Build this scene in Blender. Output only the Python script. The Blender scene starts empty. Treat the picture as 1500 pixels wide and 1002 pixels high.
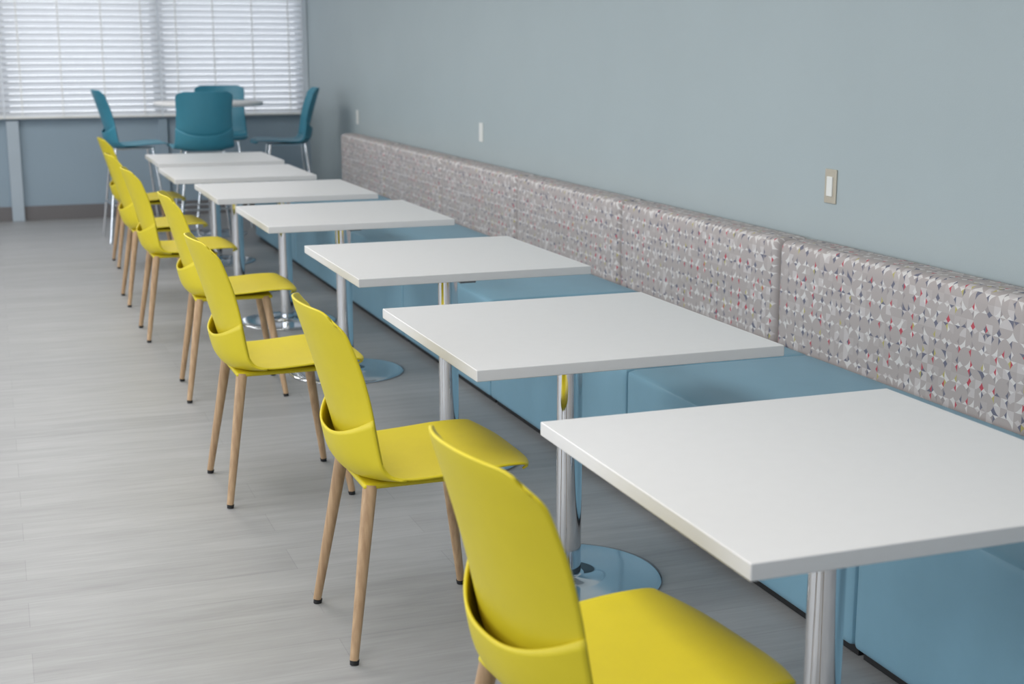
import bpy, bmesh, math, random
from mathutils import Vector, Matrix
random.seed(4)
S=bpy.context.scene
COL=S.collection
S.view_settings.view_transform='Standard'
S.view_settings.look='None'

# ---------------------------------------------------------------- helpers
def link(o):
    COL.objects.link(o); return o
def bm_obj(name,bm,mat=None,parent=None,loc=(0,0,0),smooth=False):
    me=bpy.data.meshes.new(name); bmesh.ops.recalc_face_normals(bm,faces=bm.faces); bm.to_mesh(me); bm.free()
    if smooth:
        for p in me.polygons: p.use_smooth=True
    o=link(bpy.data.objects.new(name,me)); o.location=loc
    if mat: me.materials.append(mat)
    if parent: o.parent=parent
    return o
def add_box(bm,x0,x1,y0,y1,z0,z1,bev=0,seg=3):
    r=bmesh.ops.create_cube(bm,size=1)
    for v in r['verts']:
        v.co=Vector(((x0+x1)/2+v.co.x*(x1-x0),(y0+y1)/2+v.co.y*(y1-y0),(z0+z1)/2+v.co.z*(z1-z0)))
    if bev>0:
        es=set()
        for v in r['verts']:
            for e in v.link_edges: es.add(e)
        bmesh.ops.bevel(bm,geom=list(es),offset=bev,segments=seg,profile=.5,affect='EDGES')
def box(name,x0,x1,y0,y1,z0,z1,mat,bev=0,parent=None,seg=3,smooth=False):
    bm=bmesh.new(); add_box(bm,x0,x1,y0,y1,z0,z1,bev,seg)
    o=bm_obj(name,bm,mat,parent,smooth=False)
    if bev>0:
        for p in o.data.polygons: p.use_smooth=True
        m=o.modifiers.new("wn",'WEIGHTED_NORMAL'); m.keep_sharp=False
    return o
def cushion(name,x0,x1,y0,y1,z0,z1,mat,r,puff,axis,parent):
    """upholstered block: gridded box with rounded edges and a slightly swollen face"""
    nx,ny,nz=8,32,20
    bm=bmesh.new()
    def ss(n): return [.5-.5*math.cos(math.pi*i/n) for i in range(n+1)]
    X=ss(nx);Y=ss(ny);Z=ss(nz);vm={}
    hx,hy,hz=(x1-x0)/2,(y1-y0)/2,(z1-z0)/2;c=Vector(((x0+x1)/2,(y0+y1)/2,(z0+z1)/2))
    def V(i,j,k):
        if (i,j,k) in vm: return vm[(i,j,k)]
        p=Vector(((2*X[i]-1)*hx,(2*Y[j]-1)*hy,(2*Z[k]-1)*hz))
        q=Vector((max(-hx+r,min(hx-r,p.x)),max(-hy+r,min(hy-r,p.y)),max(-hz+r,min(hz-r,p.z))))
        d=p-q
        if d.length>1e-9: p=q+d.normalized()*r
        fy=1-abs(2*Y[j]-1)**6; fz=1-abs(2*Z[k]-1)**4; fx=1-abs(2*X[i]-1)**4
        if axis=='x-' and i==0: p.x-=puff*fy*fz
        if axis=='z+' and k==nz: p.z+=puff*fy*fx
        v=bm.verts.new(p+c);vm[(i,j,k)]=v;return v
    for i in range(nx):
        for j in range(ny):
            for k in (0,nz): bm.faces.new((V(i,j,k),V(i+1,j,k),V(i+1,j+1,k),V(i,j+1,k)))
    for i in range(nx):
        for k in range(nz):
            for j in (0,ny): bm.faces.new((V(i,j,k),V(i+1,j,k),V(i+1,j,k+1),V(i,j,k+1)))
    for j in range(ny):
        for k in range(nz):
            for i in (0,nx): bm.faces.new((V(i,j,k),V(i,j+1,k),V(i,j+1,k+1),V(i,j,k+1)))
    return bm_obj(name,bm,mat,parent,smooth=True)
def add_tube(bm,p0,p1,r0,r1,n=20,caps=True):
    p0=Vector(p0);p1=Vector(p1);d=(p1-p0).normalized()
    a=d.orthogonal().normalized();b=d.cross(a)
    m=5;R=[]
    for s in range(m+1):
        u=s/m;R.append([bm.verts.new(p0.lerp(p1,u)+(a*math.cos(2*math.pi*i/n)+b*math.sin(2*math.pi*i/n))*(r0+(r1-r0)*u)) for i in range(n)])
    for s in range(m):
        for i in range(n):
            f=bm.faces.new((R[s][i],R[s][(i+1)%n],R[s+1][(i+1)%n],R[s+1][i])); f.smooth=True
    if caps:
        g1=bm.faces.new(list(reversed(R[0])));g2=bm.faces.new(R[-1])
        g1.smooth=False;g2.smooth=False
        for g in (g1,g2):
            for e in g.edges: e.smooth=False
def tube(name,p0,p1,r0,r1,mat,parent=None,n=20):
    bm=bmesh.new();add_tube(bm,p0,p1,r0,r1,n);return bm_obj(name,bm,mat,parent)
def lathe(name,prof,mat,parent=None,n=64):
    bm=bmesh.new();rings=[]
    for r,z in prof:
        if r<1e-6: rings.append([bm.verts.new((0,0,z))])
        else: rings.append([bm.verts.new((r*math.cos(2*math.pi*i/n),r*math.sin(2*math.pi*i/n),z)) for i in range(n)])
    for a,b in zip(rings[:-1],rings[1:]):
        for i in range(n):
            j=(i+1)%n
            if len(a)==1 and len(b)==1: continue
            if len(a)==1: f=bm.faces.new((a[0],b[i],b[j]))
            elif len(b)==1: f=bm.faces.new((a[i],a[j],b[0]))
            else: f=bm.faces.new((a[i],a[j],b[j],b[i]))
            f.smooth=True
    return bm_obj(name,bm,mat,parent,smooth=True)
def empty(name,loc,rz=0):
    o=link(bpy.data.objects.new(name,None)); o.location=loc; o.rotation_euler=(0,0,rz); o.empty_display_size=.1; return o
def tag(o,label,cat,group=None):
    o["label"]=label;o["category"]=cat
    if group:o["group"]=group
def struct(o): o["kind"]="structure"; return o
def copy_tree(root,loc,rz=0):
    n=root.copy(); COL.objects.link(n); n.location=loc; n.rotation_euler=(0,0,rz)
    def rec(src,dst):
        for c in src.children:
            k=c.copy(); COL.objects.link(k); k.parent=dst; k.matrix_parent_inverse=c.matrix_parent_inverse.copy()
            rec(c,k)
    rec(root,n)
    return n

# ---------------------------------------------------------------- materials
def new_mat(name):
    m=bpy.data.materials.new(name);m.use_nodes=True;nt=m.node_tree
    return m,nt,nt.nodes["Principled BSDF"]
def N(nt,t,**k):
    n=nt.nodes.new(t)
    for a,b in k.items(): setattr(n,a,b)
    return n
def srgb(r,g,b):
    f=lambda c:(c/255/12.92) if c/255<=.04045 else ((c/255+.055)/1.055)**2.4
    return (f(r),f(g),f(b),1)
def noisy(name,col,var=.06,scale=8,rough=.5,metal=0,bump=0,bscale=200,spec=.5,stretch=(1,1,1)):
    m,nt,b=new_mat(name)
    tc=N(nt,'ShaderNodeTexCoord');mp=N(nt,'ShaderNodeMapping');mp.inputs['Scale'].default_value=stretch
    nz=N(nt,'ShaderNodeTexNoise');nz.inputs['Scale'].default_value=scale;nz.inputs['Detail'].default_value=4
    cr=N(nt,'ShaderNodeValToRGB')
    cr.color_ramp.elements[0].position=.3;cr.color_ramp.elements[1].position=.7
    cr.color_ramp.elements[0].color=tuple(c*(1-var) for c in col[:3])+(1,)
    cr.color_ramp.elements[1].color=tuple(min(1,c*(1+var)) for c in col[:3])+(1,)
    nt.links.new(tc.outputs['Object'],mp.inputs[0]);nt.links.new(mp.outputs[0],nz.inputs['Vector'])
    nt.links.new(nz.outputs['Fac'],cr.inputs[0]);nt.links.new(cr.outputs[0],b.inputs['Base Color'])
    b.inputs['Roughness'].default_value=rough;b.inputs['Metallic'].default_value=metal
    b.inputs['Specular IOR Level'].default_value=spec
    if bump>0:
        n2=N(nt,'ShaderNodeTexNoise');n2.inputs['Scale'].default_value=bscale
        bp=N(nt,'ShaderNodeBump');bp.inputs['Strength'].default_value=bump;bp.inputs['Distance'].default_value=.002
        nt.links.new(tc.outputs['Object'],n2.inputs['Vector']);nt.links.new(n2.outputs['Fac'],bp.inputs['Height'])
        nt.links.new(bp.outputs[0],b.inputs['Normal'])
    return m
M_wall=noisy("wall_paint_side",srgb(171,182,185),.015,2,.55,bump=.15,bscale=150,spec=.3)
M_wallf=noisy("wall_paint_end",srgb(148,165,178),.015,2,.6,bump=.1,bscale=150,spec=.3)
M_ceil=noisy("ceiling_paint",srgb(225,225,222),.01,2,.8)
M_base=noisy("vinyl_baseboard",srgb(112,109,110),.03,5,.5)
M_trim=noisy("pale_trim",srgb(174,186,196),.02,5,.4)
M_sill=noisy("window_sill_paint",srgb(150,164,177),.02,5,.5)
M_trimw=noisy("white_window_casing",srgb(225,230,235),.02,5,.4)
M_white=noisy("white_laminate",srgb(220,219,219),.008,30,.38,bump=.05,bscale=600)
M_yel=noisy("yellow_polypropylene",srgb(214,196,38),.015,20,.46,bump=.08,bscale=500,spec=.4)
M_teal=noisy("teal_polypropylene",srgb(56,130,152),.02,20,.42,bump=.05,bscale=500)
M_vinyl=noisy("blue_vinyl",srgb(126,167,187),.02,12,.42,bump=.15,bscale=400,spec=.4)
M_dark=noisy("dark_rubber",srgb(30,30,32),.05,12,.6)
M_brk=noisy("grey_bracket_metal",srgb(150,150,152),.03,12,.4,metal=.6)
M_steel=noisy("brushed_steel_plate",srgb(205,196,180),.05,60,.4,metal=.55,stretch=(1,1,30))
M_plastic=noisy("white_switch_plastic",srgb(232,232,228),.01,12,.3)
M_chrome=noisy("polished_chrome",(.80,.81,.83,1),.01,5,.08,metal=1)
M_chromeb=noisy("polished_chrome_base",(.66,.68,.71,1),.01,5,.12,metal=1)
# wood
M_wood,nt,b=new_mat("light_beech_wood")
tc=N(nt,'ShaderNodeTexCoord');mp=N(nt,'ShaderNodeMapping');mp.inputs['Scale'].default_value=(60,60,4)
nz=N(nt,'ShaderNodeTexNoise');nz.inputs['Scale'].default_value=1.5;nz.inputs['Detail'].default_value=6
cr=N(nt,'ShaderNodeValToRGB');cr.color_ramp.elements[0].position=.3;cr.color_ramp.elements[0].color=srgb(166,134,102)
cr.color_ramp.elements[1].position=.7;cr.color_ramp.elements[1].color=srgb(200,168,132)
nt.links.new(tc.outputs['Object'],mp.inputs[0]);nt.links.new(mp.outputs[0],nz.inputs['Vector']);nt.links.new(nz.outputs['Fac'],cr.inputs[0])
nt.links.new(cr.outputs[0],b.inputs['Base Color']);b.inputs['Roughness'].default_value=.5
def mth(nt,op,a,b2=None,clamp=False):
    n=N(nt,'ShaderNodeMath',operation=op);n.use_clamp=clamp
    for i,v in enumerate((a,b2)):
        if v is None: continue
        if isinstance(v,(int,float)): n.inputs[i].default_value=v
        else: nt.links.new(v,n.inputs[i])
    return n.outputs[0]
# floor planks along X
M_floor,nt,b=new_mat("grey_vinyl_planks")
tc=N(nt,'ShaderNodeTexCoord')
br=N(nt,'ShaderNodeTexBrick');br.offset=.37;br.inputs['Scale'].default_value=1
br.inputs['Brick Width'].default_value=1.22;br.inputs['Row Height'].default_value=.18;br.inputs['Mortar Size'].default_value=.0012
br.inputs['Mortar Smooth'].default_value=.3;br.inputs['Bias'].default_value=0
br.inputs['Color1'].default_value=(.39,.39,.39,1);br.inputs['Color2'].default_value=(.61,.61,.61,1);br.inputs['Mortar'].default_value=(.15,.15,.15,1)
nt.links.new(tc.outputs['Object'],br.inputs['Vector'])
def fnoise(scale,sc,det,rg=.55,dist=0):
    mp=N(nt,'ShaderNodeMapping');mp.inputs['Scale'].default_value=scale
    nt.links.new(tc.outputs['Object'],mp.inputs[0])
    nz=N(nt,'ShaderNodeTexNoise');nz.inputs['Scale'].default_value=sc;nz.inputs['Detail'].default_value=det
    nz.inputs['Roughness'].default_value=rg;nz.inputs['Distortion'].default_value=dist
    nt.links.new(mp.outputs[0],nz.inputs['Vector']);return nz.outputs['Fac']
n1=fnoise((1.5,12,1),1.5,6,.6,.4)
n2=fnoise((6,75,1),1,4)
sx=N(nt,'ShaderNodeSeparateColor');nt.links.new(br.outputs['Color'],sx.inputs[0])
s=mth(nt,'ADD',mth(nt,'MULTIPLY',sx.outputs[0],.5),mth(nt,'MULTIPLY',n1,.45))
s=mth(nt,'ADD',s,mth(nt,'MULTIPLY',n2,.24))
s=mth(nt,'SUBTRACT',s,.095)
cr=N(nt,'ShaderNodeValToRGB');cr.color_ramp.elements[0].position=.2;cr.color_ramp.elements[0].color=srgb(126,126,127)
cr.color_ramp.elements[1].position=.8;cr.color_ramp.elements[1].color=srgb(174,174,175)
nt.links.new(s,cr.inputs[0]);nt.links.new(cr.outputs[0],b.inputs['Base Color'])
b.inputs['Roughness'].default_value=.45
bp=N(nt,'ShaderNodeBump');bp.inputs['Strength'].default_value=.08;bp.inputs['Distance'].default_value=.002
nt.links.new(n2,bp.inputs['Height']);nt.links.new(bp.outputs[0],b.inputs['Normal'])
# patterned fabric
M_fab,nt,b=new_mat("geometric_pattern_fabric")
tc=N(nt,'ShaderNodeTexCoord');sp=N(nt,'ShaderNodeSeparateXYZ');nt.links.new(tc.outputs['Object'],sp.inputs[0])
K=1/.029
xx=mth(nt,'MAXIMUM',sp.outputs['X'],.012)
u=mth(nt,'MULTIPLY',sp.outputs['Y'],K)
v=mth(nt,'MULTIPLY',mth(nt,'ADD',sp.outputs['Z'],xx),K)
cu=mth(nt,'FLOOR',u);cv=mth(nt,'FLOOR',v)
fu=mth(nt,'SUBTRACT',u,cu);fv=mth(nt,'SUBTRACT',v,cv)
def rnd(seed):
    cb=N(nt,'ShaderNodeCombineXYZ');nt.links.new(cu,cb.inputs[0]);nt.links.new(cv,cb.inputs[1]);cb.inputs[2].default_value=seed
    w=N(nt,'ShaderNodeTexWhiteNoise',noise_dimensions='3D');nt.links.new(cb.outputs[0],w.inputs['Vector']);return w.outputs['Value']
def flip(f,r,cell):
    par=mth(nt,'ABSOLUTE',mth(nt,'MODULO',cell,2))
    g=mth(nt,'ABSOLUTE',mth(nt,'SUBTRACT',par,mth(nt,'GREATER_THAN',r,.92)))
    return mth(nt,'ADD',mth(nt,'MULTIPLY',f,mth(nt,'SUBTRACT',1,mth(nt,'MULTIPLY',g,2))),g)
a=flip(fu,rnd(1.5),cu);c=flip(fv,rnd(2.5),cv)
PW=1.5
dp=mth(nt,'ADD',mth(nt,'POWER',a,PW),mth(nt,'POWER',c,PW))
half=mth(nt,'GREATER_THAN',a,c)
def ramp(val,stops):
    r=N(nt,'ShaderNodeValToRGB');r.color_ramp.interpolation='CONSTANT'
    e=r.color_ramp.elements
    e[0].position=stops[0][0];e[0].color=stops[0][1];e[1].position=stops[1][0];e[1].color=stops[1][1]
    for pz,cc in stops[2:]:
        x=e.new(pz);x.color=cc
    nt.links.new(val,r.inputs[0]);return r.outputs[0]
TA=srgb(177,168,166);WH=srgb(215,211,209);RD=srgb(188,82,94);SL=srgb(112,112,128);YE=srgb(184,174,112);LG=srgb(199,192,191);DT=srgb(158,150,150)
c1=ramp(rnd(3.5),[(0,WH),(.55,LG),(.74,SL),(.82,TA)])
c2=ramp(rnd(4.5),[(0,SL),(.27,RD),(.40,YE),(.46,WH),(.66,DT),(.8,TA)])
base=ramp(rnd(5.5),[(0,TA),(.7,srgb(184,176,174)),(.9,LG)])
def mix(f,x,y):
    m=N(nt,'ShaderNodeMix',data_type='RGBA')
    nt.links.new(f,m.inputs[0]);nt.links.new(x,m.inputs[6]);nt.links.new(y,m.inputs[7]);return m.outputs[2]
duo=mix(half,c1,c2)
tA=mth(nt,'GREATER_THAN',dp,1.03)
m1=mix(tA,base,duo)
nt.links.new(m1,b.inputs['Base Color']);b.inputs['Roughness'].default_value=.6;b.inputs['Specular IOR Level'].default_value=.3
# blind slats: translucent white
M_slat,nt,b=new_mat("white_blind_slat")
b.inputs['Base Color'].default_value=srgb(228,229,230);b.inputs['Roughness'].default_value=.5
tl=N(nt,'ShaderNodeBsdfTranslucent');tl.inputs[0].default_value=srgb(220,223,228)
mx=N(nt,'ShaderNodeMixShader');mx.inputs[0].default_value=.32
nt.links.new(b.outputs[0],mx.inputs[1]);nt.links.new(tl.outputs[0],mx.inputs[2]);nt.links.new(mx.outputs[0],nt.nodes['Material Output'].inputs[0])
M_glass,nt,b=new_mat("window_glass")
b.inputs['Base Color'].default_value=(1,1,1,1);b.inputs['Roughness'].default_value=.02
tr=N(nt,'ShaderNodeBsdfTransparent');mx=N(nt,'ShaderNodeMixShader');mx.inputs[0].default_value=.06
nt.links.new(tr.outputs[0],mx.inputs[1]);nt.links.new(b.outputs[0],mx.inputs[2]);nt.links.new(mx.outputs[0],nt.nodes['Material Output'].inputs[0])

# ---------------------------------------------------------------- room
WX=2.86;FY=13.4;LX=-4.2;BY=-2.6;H=2.75
struct(box("floor",LX-.1,WX+.1,BY-.1,FY+.2,-.1,0,M_floor))
struct(box("ceiling",LX-.1,WX+.1,BY-.1,FY+.2,H,H+.1,M_ceil))
struct(box("wall_right",WX,WX+.12,BY-.1,FY+.2,0,H,M_wall))
struct(box("wall_left",LX-.12,LX,BY-.1,FY+.2,0,H,M_wallf))
struct(box("wall_back",LX,WX,BY-.12,BY,0,H,M_wallf))
wins=[(.13,1.455),(1.505,2.79),(-1.19,.085),(-2.5,-1.24),(-3.8,-2.55)]
SZ=.915;HZ=2.45
bm=bmesh.new()
add_box(bm,LX,WX,FY,FY+.15,0,SZ);add_box(bm,LX,WX,FY,FY+.15,HZ,H)
xs=sorted(wins);prev=LX
for a_,b_ in xs:
    add_box(bm,prev,a_,FY,FY+.15,SZ,HZ);prev=b_
add_box(bm,prev,WX,FY,FY+.15,SZ,HZ)
struct(bm_obj("wall_far",bm,M_wallf))
struct(box("baseboard_far",LX,WX,FY-.012,FY,0,.13,M_base,.003))
struct(box("baseboard_right",WX-.012,WX,11.6,FY-.012,0,.13,M_base,.003))
struct(box("trim_1",.115,.22,FY-.06,FY,0,SZ-.02,M_trim,.004))
struct(box("trim_2",1.44,1.52,FY-.04,FY,.131,SZ-.02,M_wallf,.004))
struct(box("trim_3",LX,WX,FY-.025,FY,SZ-.018,SZ,M_sill,.004))
mull_and_leak=[(1.455,1.505),(.085,.13),(2.79,2.85),(-1.24,-1.19)]  # mullions; white strip at the right wall imitates light leaking past the blind
for i,(a_,b_) in enumerate(mull_and_leak): struct(box("trim_%d"%(i+4),a_-.005,b_+.005,FY-.018,FY,SZ,HZ,M_trimw,.003))
for i,(a_,b_) in enumerate(wins):
    bm=bmesh.new();t=.03
    y0,y1=FY+.06,FY+.12
    add_box(bm,a_,b_,y0,y1,SZ,SZ+t);add_box(bm,a_,b_,y0,y1,HZ-t,HZ)
    add_box(bm,a_,a_+t,y0,y1,SZ+t,HZ-t);add_box(bm,b_-t,b_,y0,y1,SZ+t,HZ-t)
    w=struct(bm_obj("window_%d"%(i+1),bm,M_trimw))
    g=box("glass_pane",a_+t,b_-t,FY+.088,FY+.092,SZ+t,HZ-t,M_glass,parent=w)
    e=empty("window_blind",((a_+b_)/2,FY-.052,SZ))
    tag(e,"white horizontal slat blind lowered and nearly closed over the window","blind","white blinds along the window wall")
    hw=(b_-a_)/2+.018
    bm=bmesh.new();pitch=.053;z=.035
    ang=math.radians(52);wd=.062
    while z<HZ-SZ-.03:
        nseg=4;rows=[]
        for k in range(nseg+1):
            q=(k/nseg-.5)*wd;cam_=.004*(1-(2*k/nseg-1)**2)
            yy=q*math.cos(ang)+cam_*math.sin(ang);zz=z-q*math.sin(ang)+cam_*math.cos(ang)
            rows.append((bm.verts.new((-hw,yy,zz)),bm.verts.new((hw,yy,zz))))
        for k in range(nseg):
            f=bm.faces.new((rows[k][0],rows[k][1],rows[k+1][1],rows[k+1][0]));f.smooth=True
        z+=pitch
    bm_obj("slats",bm,M_slat,e)
    box("head_rail",-hw,hw,-.025,.03,HZ-SZ-.02,HZ-SZ+.04,M_plastic,.004,parent=e)
    box("bottom_rail",-hw,hw,-.025,.025,.0,.018,M_plastic,.004,parent=e)
    for fx in (-.78,-.27,.27,.78):
        box("ladder_cord",fx*hw-.005,fx*hw+.005,-.031,-.0295,.0,HZ-SZ,M_plastic,parent=e)

# ---------------------------------------------------------------- banquette
backs=[11.47,10.08,8.68,7.29,5.90,4.49,3.10,1.70,.30,-1.10]
off=-.26
for i in range(len(backs)-1):
    y1,y0=backs[i],backs[i+1]
    L=(y1-y0)/2-.007
    ys1=y1 if i==0 else y1+off
    ys0=y0+off
    Ls=(ys1-ys0)/2-.0015
    e=empty("banquette_bench",(2.27,(ys1+ys0)/2,0))
    tag(e,"long blue vinyl upholstered bench seat against the wall","bench","blue bench seats along the wall")
    cushion("seat",-.30,.420,-Ls,Ls,.03,.462,M_vinyl,.018,.005,'z+',e)
    box("plinth",-.27,.40,-Ls+.01,Ls-.01,0,.034,M_dark,parent=e)
    cb=cushion("backrest_cushion",0,.157,-L,L,.0,.842,M_fab,.033,.003,'x-',None)
    cb.location=(2.698,(y0+y1)/2,0)
    tag(cb,"padded backrest panel in taupe geometric patterned fabric above blue bench","backrest cushion","patterned backrest panels along the wall")

# ---------------------------------------------------------------- tables
DISC=[(0,0),(.274,0),(.277,.003),(.276,.007),(.26,.010),(.20,.0115),(.12,.0125),(.048,.013),(.047,.018),(.044,.020),(0,.020)]
def make_table():
    e=empty("cafe_table",(0,0,0))
    box("table_top",-.433,.433,-.445,.445,.73,.76,M_white,.0025,parent=e,seg=2)
    lathe("base_plate",DISC,M_chromeb,e,96)
    tube("column",(0,0,.019),(0,0,.715),.037,.037,M_chrome,e,64)
    bm=bmesh.new();add_box(bm,-.24,.24,-.03,.03,.712,.73,.003);add_box(bm,-.03,.03,-.24,.24,.714,.7295,.003)
    bm_obj("mounting_bracket",bm,M_brk,e)
    return e
tabs=[(1.478,2.225),(1.506,3.615),(1.572,5.065),(1.546,6.595),(1.512,7.845),(1.442,9.07),(1.482,10.30)]
T=make_table();T.location=(tabs[0][0],tabs[0][1],0)
tl_=[T]+[copy_tree(T,(x,y,0)) for x,y in tabs[1:]]
for t in tl_: tag(t,"square white laminate table with chrome column and round base","table","row of white cafe tables")
for idx,dx,dy in ((2,-.02,-.15),(3,-.02,-.12)):
    for ch in tl_[idx].children:
        if not ch.name.startswith("table_top"): ch.location.x+=dx;ch.location.y+=dy

# ---------------------------------------------------------------- chair shell
CT=[(.292,.462,.198,-.042,.004),(.284,.474,.218,-.030,.004),(.247,.483,.230,-.012,.006),(.15,.479,.236,0,.010),(.05,.468,.237,0,.014),
(-.05,.460,.234,.0,.018),(-.115,.464,.229,.012,.022),(-.157,.488,.225,.030,.022),
(-.180,.53,.221,.045,.014),(-.200,.60,.217,.056,.002),(-.222,.68,.213,.066,-.003),(-.245,.76,.211,.070,-.006),(-.268,.835,.206,.068,-.009),(-.284,.885,.198,.064,-.012),(-.291,.912,.186,.058,-.014)]
SQUARE=[1.0]
def cat(P,t):
    n=len(P)-1;t=max(0,min(n-1e-6,t));i=int(t);f=t-i
    g=lambda k:P[max(0,min(n,k))]
    r=[]
    for j in range(len(P[0])):
        a,b_,c_,d_=g(i-1)[j],g(i)[j],g(i+1)[j],g(i+2)[j]
        r.append(.5*((2*b_)+(-a+c_)*f+(2*a-5*b_+4*c_-d_)*f*f+(-a+3*b_-3*c_+d_)*f**3))
    return r
def shell_pt(s,t):
    x,z,w,ex,ez=cat(CT,s)
    q=abs(t)**(4 if s<3 else 2.2)
    if s>11:
        w*=1+(SQUARE[0]-1)*(s-11)/3
    if s>12.4:
        k=(s-12.4)/1.6
        z-=.026*k*max(0,(abs(t)-.72)/.28)**2.2
        if SQUARE[0]>1: ez=0
    return Vector((x+ex*q,w*t,z+ez*q))
def grid(bm,fn,nu,nv):
    V=[[bm.verts.new(fn(i/nu,j/nv)) for j in range(nv+1)] for i in range(nu+1)]
    for i in range(nu):
        for j in range(nv):
            f=bm.faces.new((V[i][j],V[i][j+1],V[i+1][j+1],V[i+1][j]));f.smooth=True
def tt(j):
    t=2*j-1
    return math.sin(t*math.pi/2)*.5+t*.5
def make_shell(e,mat,dz=0):
    SP=7.4
    bm=bmesh.new();grid(bm,lambda i,j:shell_pt(i*SP,tt(j)),30,28)
    CC=[(-.07,.450),(-.13,.451),(-.176,.465),(-.203,.497),(-.2165,.538),(-.2235,.574)]
    def col(i,j):
        t=tt(j);bx,bz=cat(CC,i*5)
        ed=shell_pt(5.3+i*4.2,1 if t>0 else -1)
        q=abs(t)**2.4
        w=abs(ed.y)+.0032
        x=bx*(1-q)+(ed.x-.002)*q; z=bz*(1-q)+(ed.z-.002)*q
        return Vector((x,w*t,z))
    grid(bm,col,16,32)
    seat=bm_obj("seat",bm,mat,e,(0,0,dz))
    for p in seat.data.polygons:p.use_smooth=True
    md=seat.modifiers.new("thickness",'SOLIDIFY');md.thickness=.006;md.offset=0
    bm=bmesh.new();grid(bm,lambda i,j:shell_pt(SP-.05+i*(14-SP+.05),tt(j)),36,28)
    back=bm_obj("backrest",bm,mat,e,(0,0,dz))
    for p in back.data.polygons:p.use_smooth=True
    md=back.modifiers.new("thickness",'SOLIDIFY');md.thickness=.006;md.offset=0
    return seat,back
def make_chair():
    e=empty("dining_chair",(0,0,0))
    make_shell(e,M_yel)
    box("underframe",-.165,.175,-.165,.165,.440,.457,M_yel,.008,parent=e)
    for sx_ in (-1,1):
        for sy in (-1,1):
            top=(sx_*.145,sy*.15,.450);bot=(sx_*.213,sy*.216,.012)
            l=tube("leg",bot,top,.0115,.019,M_wood,e,20)
            d_=Vector(bot)-Vector(top);d_.normalize()
            f=tube("foot_cap",(bot[0],bot[1],0),(bot[0]-d_.x*.012,bot[1]-d_.y*.012,.013),.0115,.0125,M_dark,l,16)
    return e
chairs=[(.938,2.10,.09),(.98,3.465,0),(.880,4.82,.01),(.955,6.32,-.05),(.915,7.72,0),(.915,8.83,0),(.985,10.40,0)]
C=make_chair();C.location=(chairs[0][0],chairs[0][1],0)
C.rotation_euler=(0,0,chairs[0][2])
cl=[C]+[copy_tree(C,(x,y,0),r) for x,y,r in chairs[1:]]
for c_ in cl: tag(c_,"yellow moulded plastic chair with tapered light wood legs","chair","row of yellow chairs")

# ---------------------------------------------------------------- stools + high table
def make_stool():
    e=empty("bar_stool",(0,0,0))
    SQUARE[0]=1.14
    make_shell(e,M_teal,.295)
    box("underframe",-.15,.16,-.15,.15,.735,.752,M_chrome,.006,parent=e)
    R=.012
    for sx_ in (-1,1):
        for sy in (-1,1):
            tube("leg",(sx_*.235,sy*.235,0),(sx_*.145,sy*.145,.745),R,R,M_chrome,e,16)
    bm=bmesh.new();k=.235-.09*(.30/.745)
    for p,q in (((-k,-k),(k,-k)),((k,-k),(k,k)),((k,k),(-k,k)),((-k,k),(-k,-k))):
        add_tube(bm,(p[0],p[1],.30),(q[0],q[1],.30),.009,.009,14)
    bm_obj("footrest",bm,M_chrome,e)
    return e
st=[(1.05,11.80,0.05),(1.54,11.25,math.pi/2),(2.32,11.85,math.pi-.1),(1.88,12.52,-math.pi/2-.15)]
B=make_stool();B.location=(st[0][0],st[0][1],0);B.rotation_euler=(0,0,st[0][2])
sl=[B]+[copy_tree(B,(x,y,0),r) for x,y,r in st[1:]]
for s_ in sl: tag(s_,"teal moulded plastic bar stool with slim chrome legs","bar stool","teal bar stools around the high table")
e=empty("high_table",(1.69,11.87,0))
tag(e,"round white high table on a chrome column with round base","table")
lathe("table_top",[(0,1.07),(.44,1.07),(.445,1.074),(.445,1.097),(.442,1.1),(0,1.1)],M_white,e,96)
lathe("base_plate",DISC,M_chromeb,e,64)
tube("column",(0,0,.019),(0,0,1.07),.037,.037,M_chrome,e,40)

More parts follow.
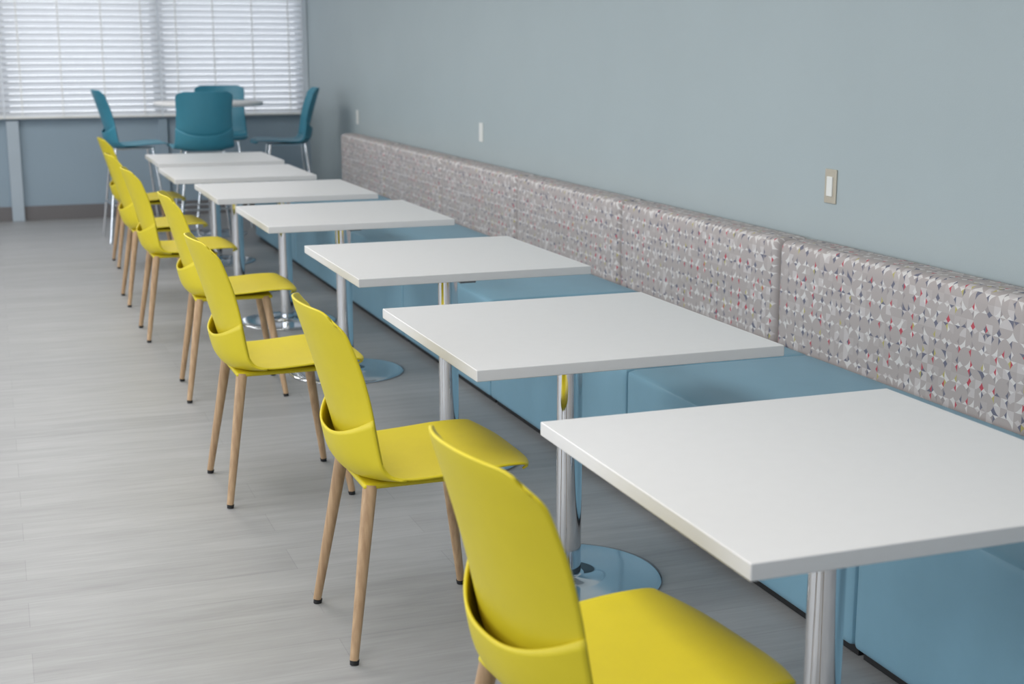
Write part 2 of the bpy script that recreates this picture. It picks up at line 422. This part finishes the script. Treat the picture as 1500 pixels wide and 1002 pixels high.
# ---------------------------------------------------------------- wall plates
def plate(y,z,kind):
    e=empty("light_switch" if kind=='s' else "wall_outlet",(WX,y,z))
    if kind=='s':
        tag(e,"white rocker switch in a brushed metal plate on the wall","light switch")
        box("cover_plate",-.006,0,-.037,.037,-.062,.062,M_steel,.002,parent=e)
        box("rocker",-.011,-.004,-.018,.018,-.036,.036,M_plastic,.002,parent=e)
    else:
        tag(e,"small white electrical outlet on the wall","outlet")
        box("cover_plate",-.006,0,-.035,.035,-.058,.058,M_plastic,.002,parent=e)
        for dz in (-.022,.022):
            box("socket",-.0075,-.0055,-.014,.014,dz-.012,dz+.012,M_plastic,.0008,parent=e)
plate(4.40,1.04,'s');plate(8.33,1.02,'o');plate(11.5,.97,'o')

# ---------------------------------------------------------------- lights
def area(name,loc,sx_,sy_,power,color,rot=(0,0,0)):
    l=bpy.data.lights.new(name,'AREA');l.shape='RECTANGLE';l.size=sx_;l.size_y=sy_;l.energy=power;l.color=color
    o=link(bpy.data.objects.new(name,l));o.location=loc;o.rotation_euler=rot;return o
for y in (-.8,2.2,5.2,8.2,11.2):
    area("ceiling_lamp",(.2,y,H-.02),1.0,1.6,35,(1,.975,.945))
    area("ceiling_lamp",(-2.4,y,H-.02),1.0,1.6,25,(1,.975,.945))
area("daylight_lamp",(LX+.1,5,1.6),1.6,9,150,(.9,.94,1),(0,math.radians(-90),0))
W=bpy.data.worlds.new("World");S.world=W;W.use_nodes=True
bg=W.node_tree.nodes['Background'];bg.inputs[0].default_value=(.90,.94,1,1);bg.inputs[1].default_value=1.95

# ---------------------------------------------------------------- camera
f=2050.;p=math.atan(431/f);psi=math.atan(770*math.cos(p)/f)
cd=bpy.data.cameras.new("camera");cam=link(bpy.data.objects.new("camera",cd))
cd.sensor_width=36;cd.lens=f/1500*36;cam.location=(0,0,1.535);cam.rotation_euler=(math.pi/2-p,0,-psi)
cd.dof.use_dof=True;cd.dof.focus_distance=3.9;cd.dof.aperture_fstop=4.2
cd.clip_end=100
S.camera=cam
